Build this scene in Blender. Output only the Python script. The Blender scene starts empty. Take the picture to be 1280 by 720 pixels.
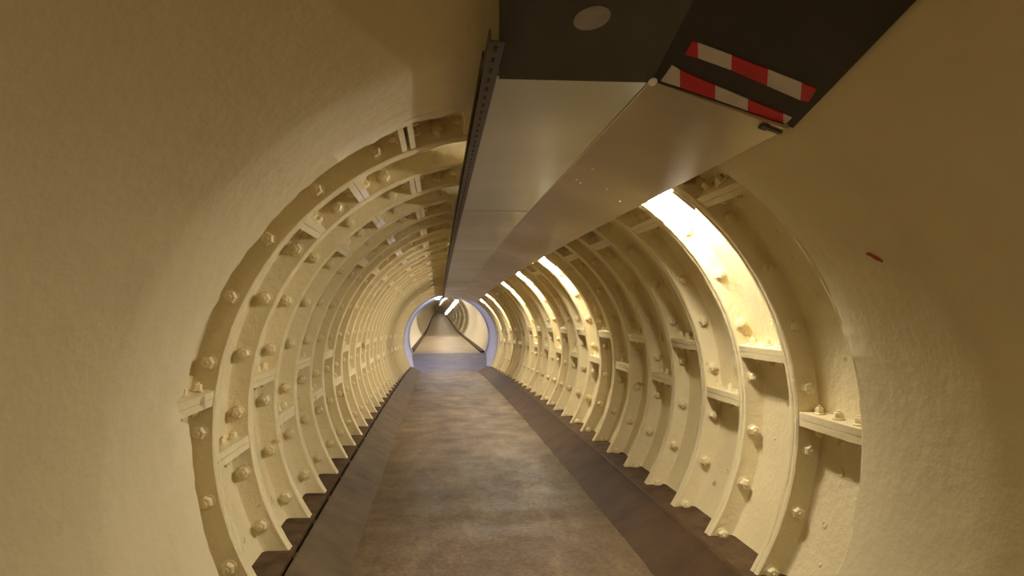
import bpy, math, random
from mathutils import Vector, Matrix, noise
random.seed(7)
S = bpy.context.scene
COL = S.collection
R = math.radians
PI = math.pi

# ------------------------------------------------------------------ layout (metres; x across, y along the tunnel, z up; origin on the axis)
RIN, ROUT = 1.20, 1.30          # inner edge of the iron flanges, inner face of the iron skin
W = 0.505                       # width of one ring
Y1 = 2.814                      # first flange joint past the plastered opening
NR = 30                         # rings in view, 0 .. 29
YEND = Y1 + W * (NR - 1)
LAMPCELLS = [1, 8, 12, 16, 23, 27]
PITCH = 360 / 29.0              # bolt pitch around a ring
ZF, ZL = -0.772, -0.642         # floor level, kerb ledge level


def sag(y):
    """The tunnel runs gently downhill, ever more so."""
    if y < 2.8:
        return 0.0
    return -0.0015 * (min(y, YEND) - 2.8) ** 2


# ------------------------------------------------------------------ mesh helper
class MB:
    def __init__(self):
        self.v, self.f, self.m = [], [], []

    def add(self, verts, faces, mi=0):
        o = len(self.v)
        self.v += [tuple(p) for p in verts]
        self.f += [tuple(i + o for i in q) for q in faces]
        self.m += [mi] * len(faces)

    def box(self, x0, x1, y0, y1, z0, z1, M=None, mi=0):
        p = [Vector((x, y, z)) for z in (z0, z1) for y in (y0, y1) for x in (x0, x1)]
        if M is not None:
            p = [M @ q for q in p]
        self.add(p, [(0, 2, 3, 1), (4, 5, 7, 6), (0, 1, 5, 4), (2, 6, 7, 3), (0, 4, 6, 2), (1, 3, 7, 5)], mi)

    def lathe(self, prof, n=12, M=None, mi=0, off=0.0):
        """prof: list of (radius, height) about +z"""
        vs, fs = [], []
        for (r, h) in prof:
            for k in range(n):
                a = off + 2 * PI * k / n
                vs.append(Vector((r * math.cos(a), r * math.sin(a), h)))
        for j in range(len(prof) - 1):
            for k in range(n):
                k2 = (k + 1) % n
                fs.append((j * n + k, j * n + k2, (j + 1) * n + k2, (j + 1) * n + k))
        fs.append(tuple(range(n - 1, -1, -1)))
        fs.append(tuple((len(prof) - 1) * n + k for k in range(n)))
        if M is not None:
            vs = [M @ q for q in vs]
        self.add(vs, fs, mi)

    def strip(self, rows, closed=True, caps=True, mi=0):
        """rows: list of equal-length point lists, skinned one to the next"""
        n = len(rows[0])
        vs = [p for r in rows for p in r]
        fs = []
        for j in range(len(rows) - 1):
            for k in range(n if closed else n - 1):
                k2 = (k + 1) % n
                fs.append((j * n + k, (j + 1) * n + k, (j + 1) * n + k2, j * n + k2))
        if closed and caps:
            fs.append(tuple(range(n)))
            fs.append(tuple((len(rows) - 1) * n + k for k in range(n - 1, -1, -1)))
        self.add(vs, fs, mi)

    def build(self, name, mats, parent=None, smooth=35, loc=None):
        me = bpy.data.meshes.new(name)
        me.from_pydata(self.v, [], self.f)
        if not isinstance(mats, (list, tuple)):
            mats = [mats]
        for m in mats:
            me.materials.append(m)
        if len(mats) > 1:
            for p, i in zip(me.polygons, self.m):
                p.material_index = i
        import bmesh
        b = bmesh.new()
        b.from_mesh(me)
        bmesh.ops.recalc_face_normals(b, faces=b.faces)
        b.to_mesh(me)
        b.free()
        if smooth:
            me.polygons.foreach_set('use_smooth', [True] * len(me.polygons))
            me.set_sharp_from_angle(angle=R(smooth))
        ob = bpy.data.objects.new(name, me)
        COL.objects.link(ob)
        if parent:
            ob.parent = parent
        if loc:
            ob.location = loc
        return ob


def tag(o, label=None, cat=None, group=None, kind=None):
    if label:
        o['label'] = label
    if cat:
        o['category'] = cat
    if group:
        o['group'] = group
    if kind:
        o['kind'] = kind
    return o


def empty(name, loc=(0, 0, 0), label=None, cat=None, group=None):
    o = bpy.data.objects.new(name, None)
    COL.objects.link(o)
    o.location = loc
    o.empty_display_size = 0.1
    return tag(o, label, cat, group)


# ------------------------------------------------------------------ materials
def mat(name):
    m = bpy.data.materials.new(name)
    m.use_nodes = True
    nt = m.node_tree
    b = nt.nodes['Principled BSDF']
    return m, nt, b


def pos_noise(nt, scale, detail=4, rough=0.55, stretch=None):
    g = nt.nodes.new('ShaderNodeNewGeometry')
    n = nt.nodes.new('ShaderNodeTexNoise')
    n.inputs['Scale'].default_value = scale
    n.inputs['Detail'].default_value = detail
    n.inputs['Roughness'].default_value = rough
    if stretch:
        mp = nt.nodes.new('ShaderNodeMapping')
        mp.inputs['Scale'].default_value = stretch
        nt.links.new(g.outputs['Position'], mp.inputs['Vector'])
        nt.links.new(mp.outputs['Vector'], n.inputs['Vector'])
    else:
        nt.links.new(g.outputs['Position'], n.inputs['Vector'])
    return n.outputs['Fac']


def ramp(nt, fac, stops):
    r = nt.nodes.new('ShaderNodeValToRGB')
    e = r.color_ramp.elements
    while len(e) < len(stops):
        e.new(0.5)
    for el, (p, c) in zip(e, stops):
        el.position = p
        el.color = (*c, 1) if len(c) == 3 else c
    nt.links.new(fac, r.inputs['Fac'])
    return r.outputs['Color']


def mix(nt, a, b, fac, mode='MIX'):
    n = nt.nodes.new('ShaderNodeMix')
    n.data_type = 'RGBA'
    n.blend_type = mode
    for key, val in (('A', a), ('B', b)):
        s = [i for i in n.inputs if i.name == key and i.type == 'RGBA'][0]
        if isinstance(val, tuple):
            s.default_value = (*val, 1)
        else:
            nt.links.new(val, s)
    if isinstance(fac, float):
        n.inputs[0].default_value = fac
    else:
        nt.links.new(fac, n.inputs[0])
    return [o for o in n.outputs if o.type == 'RGBA'][0]


def bump(nt, b, height, strength, dist):
    n = nt.nodes.new('ShaderNodeBump')
    n.inputs['Strength'].default_value = strength
    n.inputs['Distance'].default_value = dist
    nt.links.new(height, n.inputs['Height'])
    nt.links.new(n.outputs['Normal'], b.inputs['Normal'])


def paint_mat():
    m, nt, b = mat('cream_gloss_paint')
    c = ramp(nt, pos_noise(nt, 2.6, 6), [(0.3, (0.655, 0.555, 0.325)), (0.7, (0.735, 0.635, 0.39))])
    grime = ramp(nt, pos_noise(nt, 14, 8, 0.7), [(0.60, (0, 0, 0)), (0.82, (0.5, 0.5, 0.5))])
    c = mix(nt, c, (0.40, 0.29, 0.12), grime)
    rust = ramp(nt, pos_noise(nt, 5.3, 3, 0.5), [(0.705, (0, 0, 0)), (0.74, (0.75, 0.75, 0.75))])
    c = mix(nt, c, (0.36, 0.13, 0.03), rust)
    nt.links.new(c, b.inputs['Base Color'])
    b.inputs['Roughness'].default_value = 0.36
    b.inputs['Specular IOR Level'].default_value = 0.45
    bump(nt, b, pos_noise(nt, 30, 6, 0.6), 0.6, 0.010)
    return m


def plaster_mat():
    m, nt, b = mat('cream_painted_plaster')
    c = ramp(nt, pos_noise(nt, 1.7, 7, 0.6), [(0.28, (0.62, 0.525, 0.315)), (0.72, (0.70, 0.60, 0.375))])
    spots = ramp(nt, pos_noise(nt, 9, 6, 0.75), [(0.60, (0, 0, 0)), (0.85, (0.35, 0.35, 0.35))])
    c = mix(nt, c, (0.45, 0.34, 0.17), spots)
    nt.links.new(c, b.inputs['Base Color'])
    b.inputs['Roughness'].default_value = 0.5
    bump(nt, b, pos_noise(nt, 11, 7), 0.3, 0.02)
    return m


def simple(name, col, rough=0.5, metal=0.0, var=0.12, scale=8, bs=0.0, bd=0.003, emit=None, est=0):
    m, nt, b = mat(name)
    lo = tuple(max(0, x * (1 - var)) for x in col)
    hi = tuple(min(1, x * (1 + var)) for x in col)
    nt.links.new(ramp(nt, pos_noise(nt, scale, 5), [(0.3, lo), (0.7, hi)]), b.inputs['Base Color'])
    b.inputs['Roughness'].default_value = rough
    b.inputs['Metallic'].default_value = metal
    if bs:
        bump(nt, b, pos_noise(nt, scale * 4, 4), bs, bd)
    if emit:
        b.inputs['Emission Color'].default_value = (*emit, 1)
        b.inputs['Emission Strength'].default_value = est
    return m


def steel_mat(name, lo, hi):
    m, nt, b = mat(name)
    c = ramp(nt, pos_noise(nt, 1.3, 4, 0.5), [(0.3, lo), (0.7, hi)])
    nt.links.new(c, b.inputs['Base Color'])
    b.inputs['Metallic'].default_value = 1.0
    rr = ramp(nt, pos_noise(nt, 1.6, 3, 0.5), [(0.3, (0.30,) * 3), (0.7, (0.42,) * 3)])
    nt.links.new(rr, b.inputs['Roughness'])
    bump(nt, b, pos_noise(nt, 2.2, 2, 0.4), 0.10, 0.02)
    return m


def floor_mat():
    m, nt, b = mat('worn_concrete')
    c = ramp(nt, pos_noise(nt, 2.6, 9, 0.7, (1, .38, 1)), [(0.25, (0.070, 0.041, 0.019)), (0.5, (0.140, 0.091, 0.045)), (0.75, (0.25, 0.178, 0.102))])
    speck = ramp(nt, pos_noise(nt, 42, 6, 0.75), [(0.40, (0.55, 0.55, 0.55)), (0.62, (1.15, 1.15, 1.15))])
    c = mix(nt, c, speck, 0.75, 'MULTIPLY')
    pale = ramp(nt, pos_noise(nt, 4.2, 9, 0.78, (1, .5, 1)), [(0.60, (0, 0, 0)), (0.78, (0.55, 0.55, 0.55))])
    c = mix(nt, c, (0.34, 0.29, 0.22), pale)
    nt.links.new(c, b.inputs['Base Color'])
    rr = ramp(nt, pos_noise(nt, 4, 5), [(0.3, (0.5,) * 3), (0.7, (0.75,) * 3)])
    nt.links.new(rr, b.inputs['Roughness'])
    b.inputs['Specular IOR Level'].default_value = 0.3
    bump(nt, b, pos_noise(nt, 60, 6, 0.7), 0.45, 0.006)
    return m


CREAM = paint_mat()
PLASTER = plaster_mat()
STEEL = steel_mat('dull_brushed_steel', (0.40, 0.38, 0.30), (0.50, 0.475, 0.385))
STEELREFL = steel_mat('brushed_steel_wall_reflection', (0.42, 0.35, 0.235), (0.54, 0.455, 0.31))  # side panel: brown reflection of the cream wall put into the steel colour
CONC = floor_mat()
KERBGREY = simple('grey_kerb_cement', (0.105, 0.073, 0.040), 0.7, 0, 0.25, 5, 0.2, 0.004)
KERBDARK = simple('dark_brown_kerb_paint', (0.066, 0.038, 0.018), 0.65, 0, 0.22, 5, 0.15, 0.003)
LEDGE = simple('dirty_ledge', (0.085, 0.053, 0.027), 0.8, 0, 0.35, 9, 0.4, 0.006)
GROOVE = simple('black_groove', (0.012, 0.009, 0.007), 0.9)
HOOD = simple('dark_grey_board', (0.056, 0.049, 0.045), 0.55, 0, 0.18, 4, 0.1, 0.003)
HOODR = simple('dark_brown_board', (0.027, 0.020, 0.016), 0.6, 0, 0.18, 4, 0.1, 0.003)
ANGLE = simple('dull_zinc', (0.055, 0.038, 0.022), 0.55, 0.0, 0.25, 12)
REDT = simple('red_tape', (0.52, 0.008, 0.022), 0.4, 0, 0.1, 20)
WHITET = simple('white_tape', (0.58, 0.52, 0.50), 0.4, 0, 0.08, 20)
STICK = simple('pale_sticker', (0.33, 0.30, 0.29), 0.6, 0, 0.1, 25)
WHITEGLINT = simple('white_glint_and_flecks', (0.92, 0.90, 0.86), 0.3, 0.0, 0.03)  # flat white: painted glint of the screw head, own white of the flecks
SEAMGLINT = simple('seam_metal_glint', (0.62, 0.56, 0.44), 0.4, 0.6, 0.05)  # paler metal, the glint along the ridge is put into its colour
REDMARK = simple('red_crayon', (0.38, 0.06, 0.03), 0.7)
TUBE = simple('lit_diffuser', (0.9, 0.9, 0.85), 0.3, 0, 0, 8, 0, 0, (1.0, 0.93, 0.79), 118.0)
WHITEENAMEL = simple('white_enamel', (0.75, 0.72, 0.64), 0.35, 0, 0.05)
COOLTINT = simple('cool_light_tint_paint', (0.46, 0.46, 0.54), 0.4, 0, 0.12, 3, 0.15, 0.004)  # blue of the cool lamp light is put into the collar colour
COOLTINTFLOOR = simple('cool_light_tint_floor', (0.12, 0.105, 0.13), 0.6, 0, 0.3, 2.5, 0.2, 0.004)  # purplish lamp light on the ramp is put into the floor colour
FARTILE = simple('pale_glazed_wall', (0.66, 0.60, 0.46), 0.35, 0, 0.08, 3)
FARFLOOR = simple('far_floor_slabs', (0.24, 0.175, 0.10), 0.55, 0, 0.25, 1.2)
COOL = simple('cool_lamp_glass', (0.9, 0.9, 0.95), 0.3, 0, 0, 8, 0, 0, (0.72, 0.78, 1.0), 25.0)
FARLAMP = simple('far_lamp_glass', (0.9, 0.9, 0.9), 0.3, 0, 0, 8, 0, 0, (1.0, 0.93, 0.82), 8.0)
PIPE = simple('dark_pipe_paint', (0.10, 0.075, 0.05), 0.5)


for _m in (KERBGREY, KERBDARK, LEDGE):
    _m.node_tree.nodes['Principled BSDF'].inputs['Specular IOR Level'].default_value = 0.06


# ------------------------------------------------------------------ the iron rings
def polar(r, a, y):
    return (r * math.cos(R(a)), y, r * math.sin(R(a)))


FL = 0.034                      # flange thickness


def ring_profile():
    """closed (r, y) outline of the channel section, ring from y = 0 to W"""
    return [(1.335, 0.0), (1.335, W), (RIN + .004, W - .001), (RIN, W - .008), (RIN, W - FL + .008), (RIN + .006, W - FL),
            (ROUT - .022, W - FL - .004), (ROUT - .006, W - FL - .012), (ROUT, W - FL - .028),
            (ROUT, FL + .028), (ROUT - .006, FL + .012), (ROUT - .022, FL + .004),
            (RIN + .006, FL), (RIN, FL - .008), (RIN, .008), (RIN + .004, .001)]


def bar(mb, a, side, rough=.10):
    """end flange of a segment at angle a; side +1 lies above a in angle"""
    t = math.degrees(0.030 / 1.25)
    a0, a1 = (a + rough, a + t) if side > 0 else (a - t, a - rough)
    rows = []
    for aa in (a0, a1):
        rows.append([polar(ROUT + .01, aa, FL - .01), polar(ROUT + .01, aa, W - FL + .01), polar(RIN + .012, aa, W - FL + .01),
                     polar(RIN + .004, aa, W - FL - .02), polar(RIN + .004, aa, FL + .02), polar(RIN + .012, aa, FL - .01)])
    mb.strip(rows)


def bolt_prof(r=.0225):
    return [(r * 1.28, 0), (r * 1.30, .005), (r * 1.1, .007), (r, .009), (r * .98, .024), (r * .8, .029), (r * .42, .030), (r * .40, .036), (r * .15, .038)]


def bolt_mesh(name, r):
    mb = MB()
    mb.lathe(bolt_prof(r)[:3], 14)
    mb.lathe(bolt_prof(r)[2:], 6)
    o = mb.build(name, CREAM, smooth=30)
    me = o.data
    bpy.data.objects.remove(o)
    return me


BOLT = bolt_mesh('bolt', .026)
SMALLBOLT = bolt_mesh('bar_bolt', .019)


def joints(j):
    """segment joints of ring j as angles from +x, counter-clockwise"""
    return [k * PITCH for k in ((0, 6 if j in LAMPCELLS else 4, 8, 9, 14) if j % 2 == 0 else (1, 6, 10, 11, 15))]


def bolt_frame(p, n, spin):
    n = Vector(n).normalized()
    q = Vector((0, 0, 1)).rotation_difference(n).to_matrix().to_4x4()
    return Matrix.Translation(p) @ q @ Matrix.Rotation(spin, 4, 'Z')


def ring_bolts(j, detailed):
    """[(small, matrix)] of the bolt heads seen on ring j"""
    out = []
    rnd = random.Random(100 + j)
    for k in range(-3, 18):
        a = (k + .5) * PITCH
        p = polar(1.252 + rnd.uniform(-.003, .003), a + rnd.uniform(-.25, .25), W - FL - .002)
        out.append((False, bolt_frame(p, (0, -1, 0), rnd.uniform(0, 6))))
    t = math.degrees(0.030 / 1.25)
    for a in joints(j):
        for side in ((1, -1) if detailed else ((1,) if math.cos(R(a)) > 0 else (-1,))):
            aa = a + side * t
            nrm = (-math.sin(R(aa)) * side, 0, math.cos(R(aa)) * side)
            for yy in (.11, .25, .39):
                out.append((True, bolt_frame(polar(1.252, aa, yy + rnd.uniform(-.006, .006)), nrm, rnd.uniform(0, 6))))
    return out


def segment(a0, a1, plugs, seed, extra=None, gap=.10):
    mb = MB()
    prof = ring_profile()
    n = max(2, int(round((a1 - a0) / 2.2)))
    rnd = random.Random(seed)
    rows = []
    for i in range(n + 1):
        a = a0 + .04 + (a1 - a0 - .08) * i / n
        rows.append([polar(r + (rnd.uniform(-.0012, .0012) if r < 1.21 else 0), a, y) for r, y in prof])
    mb.strip(rows)
    if a0 > -35:
        bar(mb, a0, 1, gap if abs(a0 - 9 * PITCH) < .1 else .05)
    if a1 < 215:
        bar(mb, a1, -1, gap if abs(a1 - 9 * PITCH) < .1 else .05)
    if plugs and a1 - a0 > 20:
        for i in range(1, int((a1 - a0) / 6.2)):
            if rnd.random() < .8:
                a = a0 + 6.2 * i + rnd.uniform(-1, 1)
                p = polar(ROUT + .002, a, rnd.uniform(.16, .34))
                nrm = (-math.cos(R(a)), 0, -math.sin(R(a)))
                big = rnd.random() < .5
                if big:     # a small raised ring round a plugged grout hole
                    mb.lathe([(.017, 0), (.017, .004), (.012, .006), (.011, .003), (.002, .003)], 12, bolt_frame(p, nrm, 0))
                else:
                    mb.lathe([(.009, 0), (.009, .005), (.006, .007), (.001, .0075)], 10, bolt_frame(p, nrm, 0))
    if extra:
        for small, M in extra:
            r = .017 if small else .0225
            mb.lathe([(r * 1.2, 0), (r * 1.05, .007), (r, .022), (r * .5, .032)], 6, M)
    return mb


ORD = ['first', 'second', 'third', 'fourth', 'fifth', 'sixth', 'seventh', 'eighth', 'ninth', 'tenth', 'eleventh', 'twelfth', 'thirteenth',
       'fourteenth', 'fifteenth', 'sixteenth', 'seventeenth', 'eighteenth', 'nineteenth', 'twentieth', 'twenty-first', 'twenty-second',
       'twenty-third', 'twenty-fourth', 'twenty-fifth', 'twenty-sixth', 'twenty-seventh', 'twenty-eighth', 'twenty-ninth', 'thirtieth']
ALO, AHI = -37.0, 217.0
DETAILED = 12
ring_cache = {}
for j in range(NR):
    y0 = Y1 - W + W * j
    if j == 0:
        lab = 'cream bolted iron ring half buried by the plaster edge, first of the tunnel rings'
    elif j == 1:
        lab = 'cream bolted iron ring under the brightest lamp, second in from the plastered opening'
    elif j == NR - 1:
        lab = 'cream iron ring against the blue-grey collar, last of the tunnel rings'
    else:
        lab = 'cream bolted iron tunnel ring, %s in from the plastered opening' % ORD[j]
    ring = empty('tunnel_ring', (0, y0, sag(y0 + W / 2)), lab, 'tunnel ring', 'bolted iron rings lining the tunnel')
    js = [ALO] + joints(j) + [AHI]
    near = j < DETAILED
    lit = j in LAMPCELLS
    key = (j % 2, lit, 'far') if j >= DETAILED else (j, lit, 'near') if j < 5 else (j % 2, lit, 'mid')
    if key not in ring_cache:
        meshes = []
        bl = ring_bolts(j, j < 6)
        for a0, a1 in zip(js[:-1], js[1:]):
            ex = None
            if not near:
                ex = [(s, M) for s, M in bl if a0 <= (math.degrees(math.atan2(M.translation.z, M.translation.x)) + 90) % 360 - 90 < a1]
            mb = segment(a0, a1, near, int(j * 31 + a0), ex, .36 if j == 0 else .10)
            o = mb.build('segment', CREAM, smooth=40)
            meshes.append(o.data)
            bpy.data.objects.remove(o)
        ring_cache[key] = meshes
    for me in ring_cache[key]:
        s = bpy.data.objects.new('segment', me)
        COL.objects.link(s)
        s.parent = ring
    if near:
        for small, M in ring_bolts(j, j < 6):
            b = bpy.data.objects.new('bolt', SMALLBOLT if small else BOLT)
            COL.objects.link(b)
            b.parent = ring
            b.matrix_local = M
    if j == 0:      # a raised casting numeral on the skin
        cu = bpy.data.curves.new('casting_mark', 'FONT')
        cu.body = '5'
        cu.size = .06
        cu.extrude = .004
        to = bpy.data.objects.new('casting_mark', cu)
        COL.objects.link(to)
        me = bpy.data.meshes.new_from_object(to.evaluated_get(bpy.context.evaluated_depsgraph_get()))
        bpy.data.objects.remove(to)
        me.materials.clear()
        me.materials.append(CREAM)
        o = bpy.data.objects.new('casting_mark', me)
        COL.objects.link(o)
        o.parent = ring
        a = -9.0
        inward = Vector((-math.cos(R(a)), 0, -math.sin(R(a))))
        right = Vector((0, -1, 0))
        up = inward.cross(right)
        Mx = Matrix((right, up, inward)).transposed().to_4x4()
        o.matrix_local = Matrix.Translation(Vector(polar(ROUT - .001, a, .30))) @ Mx

# ------------------------------------------------------------------ the plastered near end (walls), a sleeve that flares towards the camera
def plaster_edge(a):
    """y at which the plaster stops, ragged, by angle"""
    base = 2.40 + .06 * max(0, -math.cos(R(a))) * 0.3 - .075 * max(0, math.cos(R(a)))
    if a > 180:
        pass
    base += .12 * max(0, min(1, (a - 172) / 7))
    n = noise.noise(Vector((a * .13, 3.1, 0))) * .022 + noise.noise(Vector((a * .45, 8.1, 0))) * .012
    if 90 < a < 170:        # thin plates and bumps round the hidden bolts
        ph = (a / PITCH) % 1
        n += .018 * max(0, math.cos(2 * PI * (ph - .5))) ** 6
        if a > 133:
            n += .010
    if 171 < a < 176:       # chipped away where the longitudinal flange passes
        n -= .055
    return base + n


def plaster_rows(a):
    c = math.cos(R(a))
    yb = 1.80 - .075 * c
    ye = plaster_edge(a)
    pts = [(ye + .001, 1.33), (ye, 1.203), (ye - .012, 1.194)]
    for t in (0.3, 0.6, 0.85):
        pts.append((ye + (yb - ye) * t, 1.194))
    s = .285
    pts += [(yb + .03, 1.195), (yb, 1.199), (yb - .03, 1.206)]
    for d in (.15, .3, .5, .7, .95):
        pts.append((yb - d, 1.198 + s * d))
    yz = yb - .95
    pts += [(yz - .2, 1.50), (yz - .7, 1.52), (-1.0, 1.52), (-3.6, 1.52)]
    out = []
    for y, r in pts:
        w = 0
        if r < 1.5 and y < ye - .005:
            w = noise.noise(Vector((r * math.cos(R(a)) * 1.6, y * 1.6, r * math.sin(R(a)) * 1.6))) * .012
        out.append(polar(r + w, a, y))
    return out


for nm, a0, a1 in (('wall_right', -40, 84), ('wall_left', 84, 222)):
    mb = MB()
    n = int((a1 - a0) / .75)
    mb.strip([plaster_rows(a0 + (a1 - a0) * i / n) for i in range(n + 1)], closed=False)
    w = mb.build(nm, PLASTER, smooth=40)
    tag(w, kind='structure', label='smooth cream plastered tunnel wall at the near end, ' + ('under the hazard tape' if nm == 'wall_right' else 'beside the row of left rings'))
    if nm == 'wall_right':
        mk = MB()
        def onwall(a, y):
            yb = 1.80 - .075 * math.cos(R(a))
            r = 1.194 if y > yb else 1.198 + .285 * (yb - y)
            return polar(r - .006, a, y)
        pts = [(32.6, 1.99), (32.4, 1.975), (31.9, 1.965), (31.5, 1.95), (31.1, 1.94)]
        rows = []
        for i, (a, y) in enumerate(pts):
            t = .15 + .2 * math.sin(PI * i / 4)
            p, q = Vector(onwall(a + t, y)), Vector(onwall(a - t, y))
            nrm = Vector((math.cos(R(a)), 0, math.sin(R(a)))) * .012
            rows.append([p, q, q + nrm, p + nrm])
        mk.strip(rows)
        tag(mk.build('crayon_mark', REDMARK, w), label='small red scrawl on the plaster')

mb = MB()
mb.box(-1.7, 1.7, -3.7, -3.55, -1.2, 1.7)
tag(mb.build('wall_rear_bounce', PLASTER, smooth=0), kind='structure')  # unseen closing wall, added to bounce light back up the tunnel

# ------------------------------------------------------------------ floor, kerbs, ledges
YS = [-3.6, -2.5, -1.5, -.5, .5] + [1.0 + .12 * i for i in range(int((YEND - 1.0) / .12))] + [YEND]
mb = MB()
rows = []
for y in YS:
    z = ZF + sag(y)
    jl = noise.noise(Vector((y * 2.3, 0, 0))) * .012 + noise.noise(Vector((y * 9, 5, 0))) * .006
    jr = noise.noise(Vector((y * 2.1, 9, 0))) * .009 + noise.noise(Vector((y * 8, 15, 0))) * .014
    x0, x1 = -.757 + jl, .672 + jr
    rows.append([(x0, y, z - .10), (x0, y, z - .004), (x0 + .012, y, z)] + [(x0 + .012 + (x1 - x0 - .024) * t, y, z + .004 * math.sin(PI * t)) for t in (.2, .4, .6, .8)]
                + [(x1 - .012, y, z + .012), (x1, y, z + .004), (x1, y, z - .10)])
mb.strip(rows)
tag(mb.build('floor', CONC, smooth=50), kind='structure')


def sweep(profile, ys, name, m, label, zof=sag, smooth=30):
    b = MB()
    b.strip([[(x, y, z + zof(y)) for x, z in profile] for y in ys])
    return tag(b.build(name, m, smooth=smooth), label=label, kind='structure')


YK = [-3.6] + [.5 + .5 * i for i in range(int((YEND - .5) / .5) + 1)] + [YEND]
sweep([(-.74, ZF - .09), (-.74, ZF - .006), (-.765, ZF + .006), (-.80, ZF + .03), (-.955, ZL - .008), (-.967, ZL), (-.975, ZL - .002), (-.978, ZL - .10)],
      YK, 'trim_1', KERBGREY, 'grey sloping cement kerb along the left side of the path')
sweep([(-.974, ZL - .07), (-.974, ZL - .045), (-.998, ZL - .045), (-.998, ZL - .07)], YK, 'trim_2', GROOVE, 'dark narrow groove beside the left kerb')
sweep([(-.997, ZL - .10), (-.997, ZL - .003), (-1.005, ZL), (-1.30, ZL + .012), (-1.30, ZL - .10)], YK, 'trim_3', LEDGE, 'brown dirty ledge at the foot of the left rings')
sweep([(.66, ZF - .09), (.66, ZF - .006), (.68, ZF - .004), (.908, ZL - .012), (.918, ZL), (.938, ZL + .004), (.946, ZL - .002), (.948, ZL - .018), (.948, ZL - .09)],
      YK, 'trim_4', KERBDARK, 'dark brown sloping kerb along the right side of the path')
sweep([(.947, ZL - .09), (.947, ZL - .016), (1.0, ZL - .012), (1.30, ZL), (1.30, ZL - .09)], YK, 'trim_5', LEDGE, 'brown dirty ledge at the foot of the right rings')

# ------------------------------------------------------------------ the steel casing along the crown
PA, PB, PC = (-.172, 1.100), (.252, 1.100), (.645, .976)     # left edge, ridge, right edge
PCx = (.655, .992)
cuts = [1.80, 4.30, 6.95, 9.55, 12.15, 14.75, YEND - .02]
casing_lab = ['steel ceiling casing section meeting the dark board, nearest of the row', 'second steel ceiling casing section from the dark board',
              'third steel ceiling casing section from the dark board', 'fourth steel ceiling casing section from the dark board',
              'fifth steel ceiling casing section from the dark board', 'last steel ceiling casing section, by the blue-grey collar']
T = .006


def prism(mb, prof, ys, zof=sag):
    mb.strip([[(x, y, z + zof(y)) for x, z in prof] for y in ys])


for i in range(6):
    y0, y1 = cuts[i] + .002, cuts[i + 1] - .002
    ys = [y0 + (y1 - y0) * k / 6 for k in range(7)]
    e = empty('casing_section', (0, 0, 0), casing_lab[i], 'ceiling casing', 'steel casing sections along the tunnel crown')
    dz = .0007 * ((i % 2) * 2 - 1)
    b = MB()
    prism(b, [(PA[0], PA[1] + dz), (PB[0] - .004, PB[1] + dz), (PB[0] - .004, PB[1] + T + dz), (PA[0], PA[1] + T + dz)], ys)
    b.build('bottom_panel', STEEL, e, smooth=20)
    b = MB()
    prism(b, [(PB[0], PB[1] + dz), (PC[0], PC[1] + dz), (PCx[0], PCx[1] + dz), (PCx[0] - .006, PCx[1] + .002 + dz), (PC[0] - .006, PC[1] + .012 + dz), (PB[0], PB[1] + T + dz)], ys)
    sp = b.build('side_panel', STEELREFL, e, smooth=20)
    b = MB()
    prism(b, [(PB[0] - .002, PB[1] - .0015 + dz), (PB[0] + .0015, PB[1] - .0022 + dz), (PB[0] + .003, PB[1] - .001 + dz), (PB[0] + .003, PB[1] + .004 + dz), (PB[0] - .002, PB[1] + .004 + dz)], ys)
    tag(b.build('ridge_seam', SEAMGLINT, e, smooth=20), label='thin seam where the two panels meet, its glint painted pale')
    b = MB()
    prism(b, [(PA[0] - .040, PA[1]), (PA[0] - .034, PA[1]), (PA[0] - .034, 1.165), (PA[0] - .040, 1.165)], ys)
    tag(b.build('upstand', ANGLE, e, smooth=0), label='dull upright return along the left edge')
    # joint lip towards the next section
    if i < 5:
        b = MB()
        b.box(PA[0], PB[0] - .01, y1 - .03, y1 + .0015, PA[1] + dz + sag(y1) - .003, PA[1] + dz + sag(y1) + .002)
        b.build('joint_lip', STEEL, e, smooth=0)
    if i == 0:
        for (tx, ty) in ((.20, 2.85), (.225, 3.15), (.16, 3.12), (.52, 3.10), (.78, 3.25)):  # flecks of white paint on the side panel, built as tiny raised discs
            f = tx
            p = Vector((PB[0] + (PC[0] - PB[0]) * f, ty, PB[1] + (PC[1] - PB[1]) * f + sag(ty)))
            nrm = Vector((PC[1] - PB[1], 0, -(PC[0] - PB[0]))).normalized()
            b = MB()
            b.lathe([(.006, 0), (.006, .002), (.003, .004), (.0008, .0045)], 10, bolt_frame(p - nrm * .001 + Vector((0, 0, dz)), nrm, 0))
            tag(b.build('paint_fleck', WHITEGLINT, e, smooth=30), label='small white fleck of paint')

# slotted angle along the left edge of the casing
e = empty('slotted_angle', (0, 0, 0), 'dull slotted metal angle running along the left edge of the steel casing', 'metal angle')
ys = [1.56 + (YEND - 1.6) * k / 32 for k in range(33)]
b = MB()
prism(b, [(-.212, 1.094), (-.174, 1.094), (-.174, 1.098), (-.207, 1.099), (-.207, 1.125), (-.212, 1.125)], ys)
b.build('angle_bar', ANGLE, e, smooth=0)
for k in range(60):
    y = 1.60 + .075 * k
    b = MB()
    b.box(-.197, -.190, y - .014, y + .014, 1.0925 + sag(y), 1.0945 + sag(y))
    b.build('slot', GROOVE, e, smooth=0)

# ------------------------------------------------------------------ dark board hood that rises with the flare
def hoodpt(p, y, sh=0.0):
    d = 1.80 - y
    return Vector((p[0] - (.09 * max(0, d) if p[0] < 0 else 0), y, p[1] + .268 * d + sh))


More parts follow.
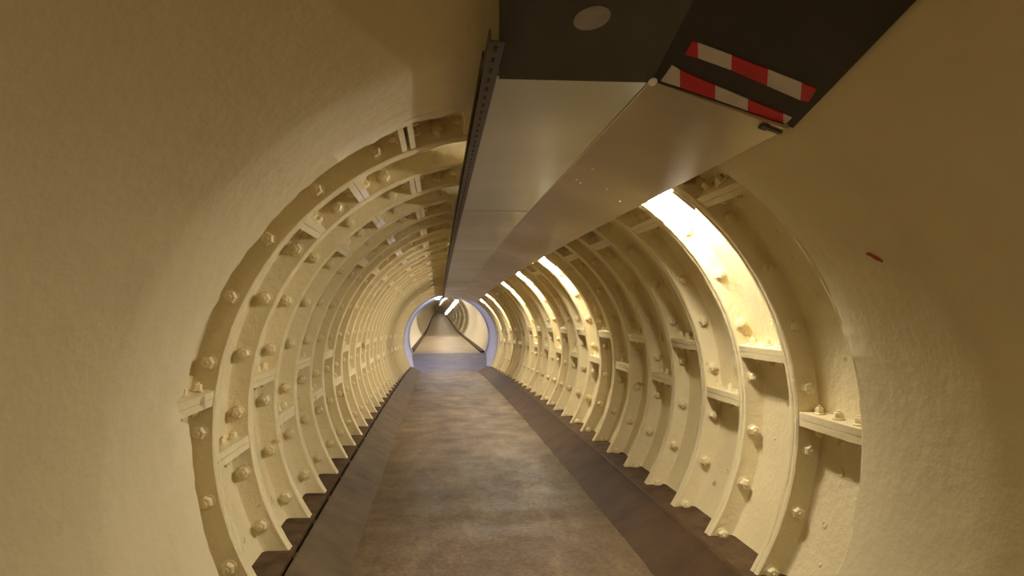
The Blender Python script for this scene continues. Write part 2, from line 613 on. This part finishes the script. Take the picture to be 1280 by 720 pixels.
HA, HB, HC = (-.166, 1.096), (.256, 1.100), (.668, .984)
hood = empty('duct_hood', (0, 0, 0), 'dark board hood over the near end of the steel casing, rising towards the viewer', 'duct hood')
yy = [1.81, 1.5, 1.2, .9]
for nm, p, q, m in (('left_board', HA, HB, HOOD), ('right_board', HB, HC, HOODR)):
    b = MB()
    b.strip([[hoodpt(p, y), hoodpt(q, y), hoodpt(q, y, .014), hoodpt(p, y, .014)] for y in yy])
    b.build(nm, m, hood, smooth=0)
b = MB()   # side cheeks closing the hood to the plaster
b.strip([[hoodpt(HC, y, .0), hoodpt(HC, y, .10), hoodpt((HC[0] - .01, HC[1] + .006), y, .10), hoodpt((HC[0] - .01, HC[1] + .006), y, .0)] for y in yy])
b.build('cheek_board', HOODR, hood, smooth=0)
b = MB()
b.strip([[hoodpt(HA, y, .0), hoodpt(HA, y, .12), hoodpt((HA[0] + .01, HA[1]), y, .12), hoodpt((HA[0] + .01, HA[1]), y, .0)] for y in yy])
b.build('cheek_board', HOOD, hood, smooth=0)
# pale oval sticker on the left board
def onboard(p, q, u, y, lift):
    P, Q = hoodpt(p, y), hoodpt(q, y)
    P2 = hoodpt(p, y - .1)
    n = (Q - P).cross(P2 - P).normalized()
    if n.z > 0:
        n = -n
    return P + (Q - P) * u + n * lift


b = MB()
top, bot = [], []
for k in range(28):
    a = 2 * PI * k / 28
    u, y = .497 + .094 * math.cos(a) - .022 * math.sin(a), 1.562 + .041 * math.sin(a)
    top.append(onboard(HA, HB, u, y, .0025))
    bot.append(onboard(HA, HB, u, y, -.002))
b.strip([top, bot])
tag(b.build('sticker', STICK, hood, smooth=0), label='pale oval sticker on the dark board')


def tape(tops, bots, cols):
    """blocks of tape with slanting joins; (u, d) pairs run along the near and the far edge of the strip"""
    for k, m in enumerate(cols):
        b = MB()
        q = [tops[k], tops[k + 1], bots[k + 1], bots[k]]
        b.strip([[onboard(HB, HC, u, 1.8 - d, .003) for u, d in q], [onboard(HB, HC, u, 1.8 - d, -.002) for u, d in q]])
        tag(b.build('tape_strip', m, hood, smooth=0), label=('red' if m is REDT else 'white') + ' block of hazard tape')


tape([(.106, .187), (.14, .188), (.357, .183), (.597, .176), (.825, .168), (.926, .165)],
     [(.106, .137), (.188, .139), (.406, .135), (.657, .121), (.895, .108), (.947, .112)], [REDT, WHITET, REDT, WHITET, REDT])
tape([(.066, .084), (.127, .075), (.379, .060), (.614, .048), (.872, .036), (.937, .032)],
     [(.052, .012), (.183, .012), (.428, .009), (.661, .004), (.918, .001), (.936, -.002)], [WHITET, REDT, WHITET, REDT, WHITET])
b = MB()
p = hoodpt(HB, 1.80) + Vector((0, -.004, -.004))
b.lathe([(.013, 0), (.013, .004), (.009, .007), (.002, .008)], 12, bolt_frame(p, (.12, -.5, -.8), 0))
tag(b.build('corner_screw', WHITEGLINT, hood, smooth=30), label='screw head at the corner, its glint painted white')
b = MB()
M = Matrix.Translation(Vector((.617, 1.835, .984))) @ Matrix.Rotation(math.atan2(.124, .393), 4, 'Y')
b.box(-.035, .03, -.008, .008, -.005, .004, M)
b.box(-.035, -.012, -.016, .012, -.007, .004, M)
tag(b.build('bracket', ANGLE, hood, smooth=0), label='small dull bracket under the right board')

# ------------------------------------------------------------------ fluorescent lamps tucked in the rings behind the casing edge
lampname = {1: 'second', 7: 'eighth', 11: 'twelfth', 15: 'sixteenth', 21: 'twenty-second', 25: 'twenty-sixth'}
LA, LR = 52.0, 1.212
LX, LZ = LR * math.cos(R(LA)), LR * math.sin(R(LA))


def make_lamp(loc, lab):
    """a shallow batten set between the flanges; local z of M points outwards to the iron skin"""
    e = empty('fluorescent_lamp', loc, lab, 'lamp', 'fluorescent lamps behind the casing edge')
    M = Matrix.Rotation(R(90 - LA), 4, 'Y')
    b = MB()
    b.box(-.035, .035, -.212, .212, .031, .062, M)
    b.build('housing', WHITEENAMEL, e, smooth=0)
    b = MB()
    prof = [(-.060, .030), (-.060, .008), (-.045, -.008), (0, -.014), (.045, -.008), (.060, .008), (.060, .030)]
    b.strip([[M @ Vector((px, y, pz)) for px, pz in prof] for y in (-.195, .195)])
    b.build('diffuser', TUBE, e, smooth=40)
    for s in (-1, 1):
        b = MB()
        b.box(-.064, .064, s * .203 - .008, s * .203 + .008, -.016, .032, M)
        b.build('end_cap', WHITEENAMEL, e, smooth=0)
    return e


def copy_tree(o, parent=None):
    c = o.copy()
    COL.objects.link(c)
    if parent:
        c.parent = parent
    for ch in list(o.children):
        copy_tree(ch, c)
    return c


proto = None
for j in LAMPCELLS:
    yc = Y1 - W + W * j + W / 2
    loc = (LX, yc, LZ + sag(yc))
    lab = 'white fluorescent lamp glowing behind the casing edge in the %s ring' % ORD[j]
    if proto is None:
        proto = make_lamp(loc, lab)
    else:
        c = copy_tree(proto)
        c.location = loc
        c['label'] = lab

# ------------------------------------------------------------------ blue-grey collar, then the wider tunnel beyond
ZC = sag(YEND)
col = empty('tunnel_collar', (0, YEND, ZC), 'round collar at the far end of the iron rings, coloured blue-grey for the cool lamp light', 'collar')
YC2 = 20.5


def tube_rows(prof, a0=-45, a1=225, n=90):
    return [[polar(r, a0 + (a1 - a0) * i / n, y) for r, y in prof] for i in range(n + 1)]


b = MB()
b.strip(tube_rows([(1.34, .01), (1.20, .01), (1.185, .03), (1.185, .22), (1.20, .25), (1.34, .25)]))
b.build('front_flange', COOLTINT, col, smooth=40)
b = MB()
b.strip(tube_rows([(1.34, .25), (1.205, .25), (1.205, YC2 - YEND - .18), (1.34, YC2 - YEND - .18)]))
b.build('sleeve', COOLTINT, col, smooth=40)
b = MB()
b.strip(tube_rows([(1.40, YC2 - YEND - .18), (1.175, YC2 - YEND - .18), (1.165, YC2 - YEND - .15), (1.165, YC2 - YEND), (1.40, YC2 - YEND)]))
b.build('rear_flange', COOLTINT, col, smooth=40)

FC = [(20.5, -.815), (24, -.83), (30, -.88), (40, -.97), (50, -1.0), (62, -.90), (75, -.74), (97, -.56), (130, -.50), (180, -.48), (230, -.48)]
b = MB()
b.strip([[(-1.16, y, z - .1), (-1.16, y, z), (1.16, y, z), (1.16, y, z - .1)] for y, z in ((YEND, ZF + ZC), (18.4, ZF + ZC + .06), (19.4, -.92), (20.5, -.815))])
tag(b.build('floor_collar', COOLTINTFLOOR, smooth=0), kind='structure', label='floor ramp inside the collar, coloured blue-grey for the cool lamp light')
FX = -.06
b = MB()
b.strip([[(FX - 1.09, y, z - .1), (FX - 1.09, y, z), (FX + 1.09, y, z), (FX + 1.09, y, z - .1)] for y, z in FC])
tag(b.build('floor_far', FARFLOOR, smooth=0), kind='structure', label='paved floor of the tunnel beyond the collar')
b = MB()
rows = []
for i in range(61):
    a = -43 + 266 * i / 60
    rows.append([(FX + 1.44 * math.cos(R(a)), y, z + .94 + 1.44 * math.sin(R(a))) for y, z in FC])
b.strip(rows, closed=False)
tag(b.build('wall_far', FARTILE, smooth=60), kind='structure', label='pale round wall of the tunnel beyond the collar')
b = MB()
b.strip(tube_rows([(1.60, YC2 + .001), (1.18, YC2 + .001), (1.18, YC2 + .03), (1.60, YC2 + .03)]))
o = b.build('wall_collar', FARTILE, smooth=40)
o.location = (0, 0, ZC)
tag(o, kind='structure')
for s, nm in ((-1, 'left'), (1, 'right')):
    b = MB()
    b.strip([[(FX + s * 1.00, y, z + .001), (FX + s * 1.00, y, z + .05), (FX + s * 1.12, y, z + .06), (FX + s * 1.12, y, z + .001)] for y, z in FC])
    tag(b.build('baseboard_' + nm, KERBDARK, smooth=0), kind='structure')

b = MB()
b.box(-1.6, 1.6, 230, 230.2, -.8, 2.2)
tag(b.build('wall_end', FARTILE, smooth=0), kind='structure')
# round lamp under the collar crown
lp = empty('bulkhead_lamp', (-.345, 19.0, .845), 'small round cool white lamp at the top of the blue-grey collar', 'lamp')
b = MB()
b.lathe([(.09, .0), (.10, .03), (.10, .06), (.08, .07)], 20)
b.build('lamp_base', WHITEENAMEL, lp, smooth=40)
b = MB()
b.lathe([(.02, -.075), (.05, -.065), (.078, -.03), (.085, 0.0)], 20)
b.build('lamp_dome', COOL, lp, smooth=60)


def ceil_far(y, x):
    for (ya, za), (yb, zb) in zip(FC[:-1], FC[1:]):
        if ya <= y <= yb:
            z = za + (zb - za) * (y - ya) / (yb - ya)
    return z + .94 + math.sqrt(1.44 ** 2 - (x - FX) ** 2)


for k, (p0, p1) in enumerate((((.33, 24, .80), (.24, 29, .60)), ((.22, 31, .55), (.11, 38, .28)))):
    lab = 'long white hanging lamp in the tunnel beyond the collar, ' + ('near one' if k == 0 else 'far one')
    p0, p1 = Vector(p0), Vector(p1)
    fl = empty('hanging_lamp', p0, lab, 'lamp', 'hanging lamps beyond the collar')
    d = p1 - p0
    q = Vector((0, 1, 0)).rotation_difference(d.normalized()).to_matrix().to_4x4()
    b = MB()
    b.box(-.05, .05, 0, d.length, -.05, .03, q)
    b.build('lamp_body', FARLAMP, fl, smooth=0)
    for t in (.15, .85):
        pt = d * t
        h = ceil_far(p0.y + pt.y, p0.x + pt.x) - p0.z
        b = MB()
        b.lathe([(.008, pt.z + .02), (.008, h + .01)], 8, Matrix.Translation((pt.x, pt.y, 0)))
        b.build('rod', PIPE, fl, smooth=30)
for x in (-.52, -.34):
    b = MB()
    b.strip([[(x + .025 * math.cos(a), y, ceil_far(y, x) - .02 + .025 * math.sin(a)) for a in [2 * PI * k / 8 for k in range(8)]] for y, z in FC[:-1] if y > 21])
    o = b.build('ceiling_pipe', PIPE, smooth=50)
    tag(o, 'thin dark pipe along the ceiling beyond the collar, ' + ('left' if x < -.4 else 'right') + ' one', 'pipe', 'pipes beyond the collar')

# lamps of the far tunnel: rows of light at regular steps
def light(name, kind, loc, energy, color, size=None, rot=None, sy=None):
    l = bpy.data.lights.new(name, kind)
    l.energy = energy
    l.color = color
    if kind == 'AREA':
        l.size = size
        if sy:
            l.shape = 'RECTANGLE'
            l.size_y = sy
    elif size:
        l.shadow_soft_size = size
    o = bpy.data.objects.new(name, l)
    COL.objects.link(o)
    o.location = loc
    if rot:
        o.rotation_euler = rot
    return o


for y in (23.5, 29, 36, 44, 53, 63, 74, 86, 99, 115, 135, 160, 190, 222):
    light('far_light', 'POINT', (FX + .3, y, ceil_far(y, FX + .3) - .12), 40, (1.0, .86, .64), .08)
light('collar_light', 'POINT', (-.345, 19.0, .72), 30, (.66, .71, 1.0), .08)
light('rear_light', 'AREA', (.1, -2.0, 1.35), 33, (1.0, .88, .66), .5, (0, 0, 0), 1.2)

w = bpy.data.worlds.new('World')
S.world = w
w.use_nodes = True
w.node_tree.nodes['Background'].inputs['Color'].default_value = (.02, .017, .012, 1)
w.node_tree.nodes['Background'].inputs['Strength'].default_value = 0.2

# ------------------------------------------------------------------ camera
cd = bpy.data.cameras.new('Camera')
cam = bpy.data.objects.new('Camera', cd)
COL.objects.link(cam)
S.camera = cam
cd.sensor_width = 36
cd.lens = 36 * 850 / 1280
cd.clip_start = .02
cd.clip_end = 300
d = Vector((547.465 - 640, -(387.723 - 360), -850)).normalized()     # tunnel axis in camera space
u = Vector((0, 1, 0))
u = (u - d * u.dot(d)).normalized()
x = d.cross(u)
M = Matrix((x, d, u))          # rows: world axes in camera space -> camera to world
cam.matrix_world = Matrix.Translation((-.330, 0, .470)) @ M.to_4x4()

vs = S.view_settings
vs.view_transform = 'Standard'
vs.look = 'None'
vs.gamma = 1
vs.exposure = 0.62
vs.use_curve_mapping = False
S.cycles.use_denoising = True
S.cycles.max_bounces = 14
S.cycles.diffuse_bounces = 8
S.cycles.glossy_bounces = 5
S.cycles.sample_clamp_indirect = 8
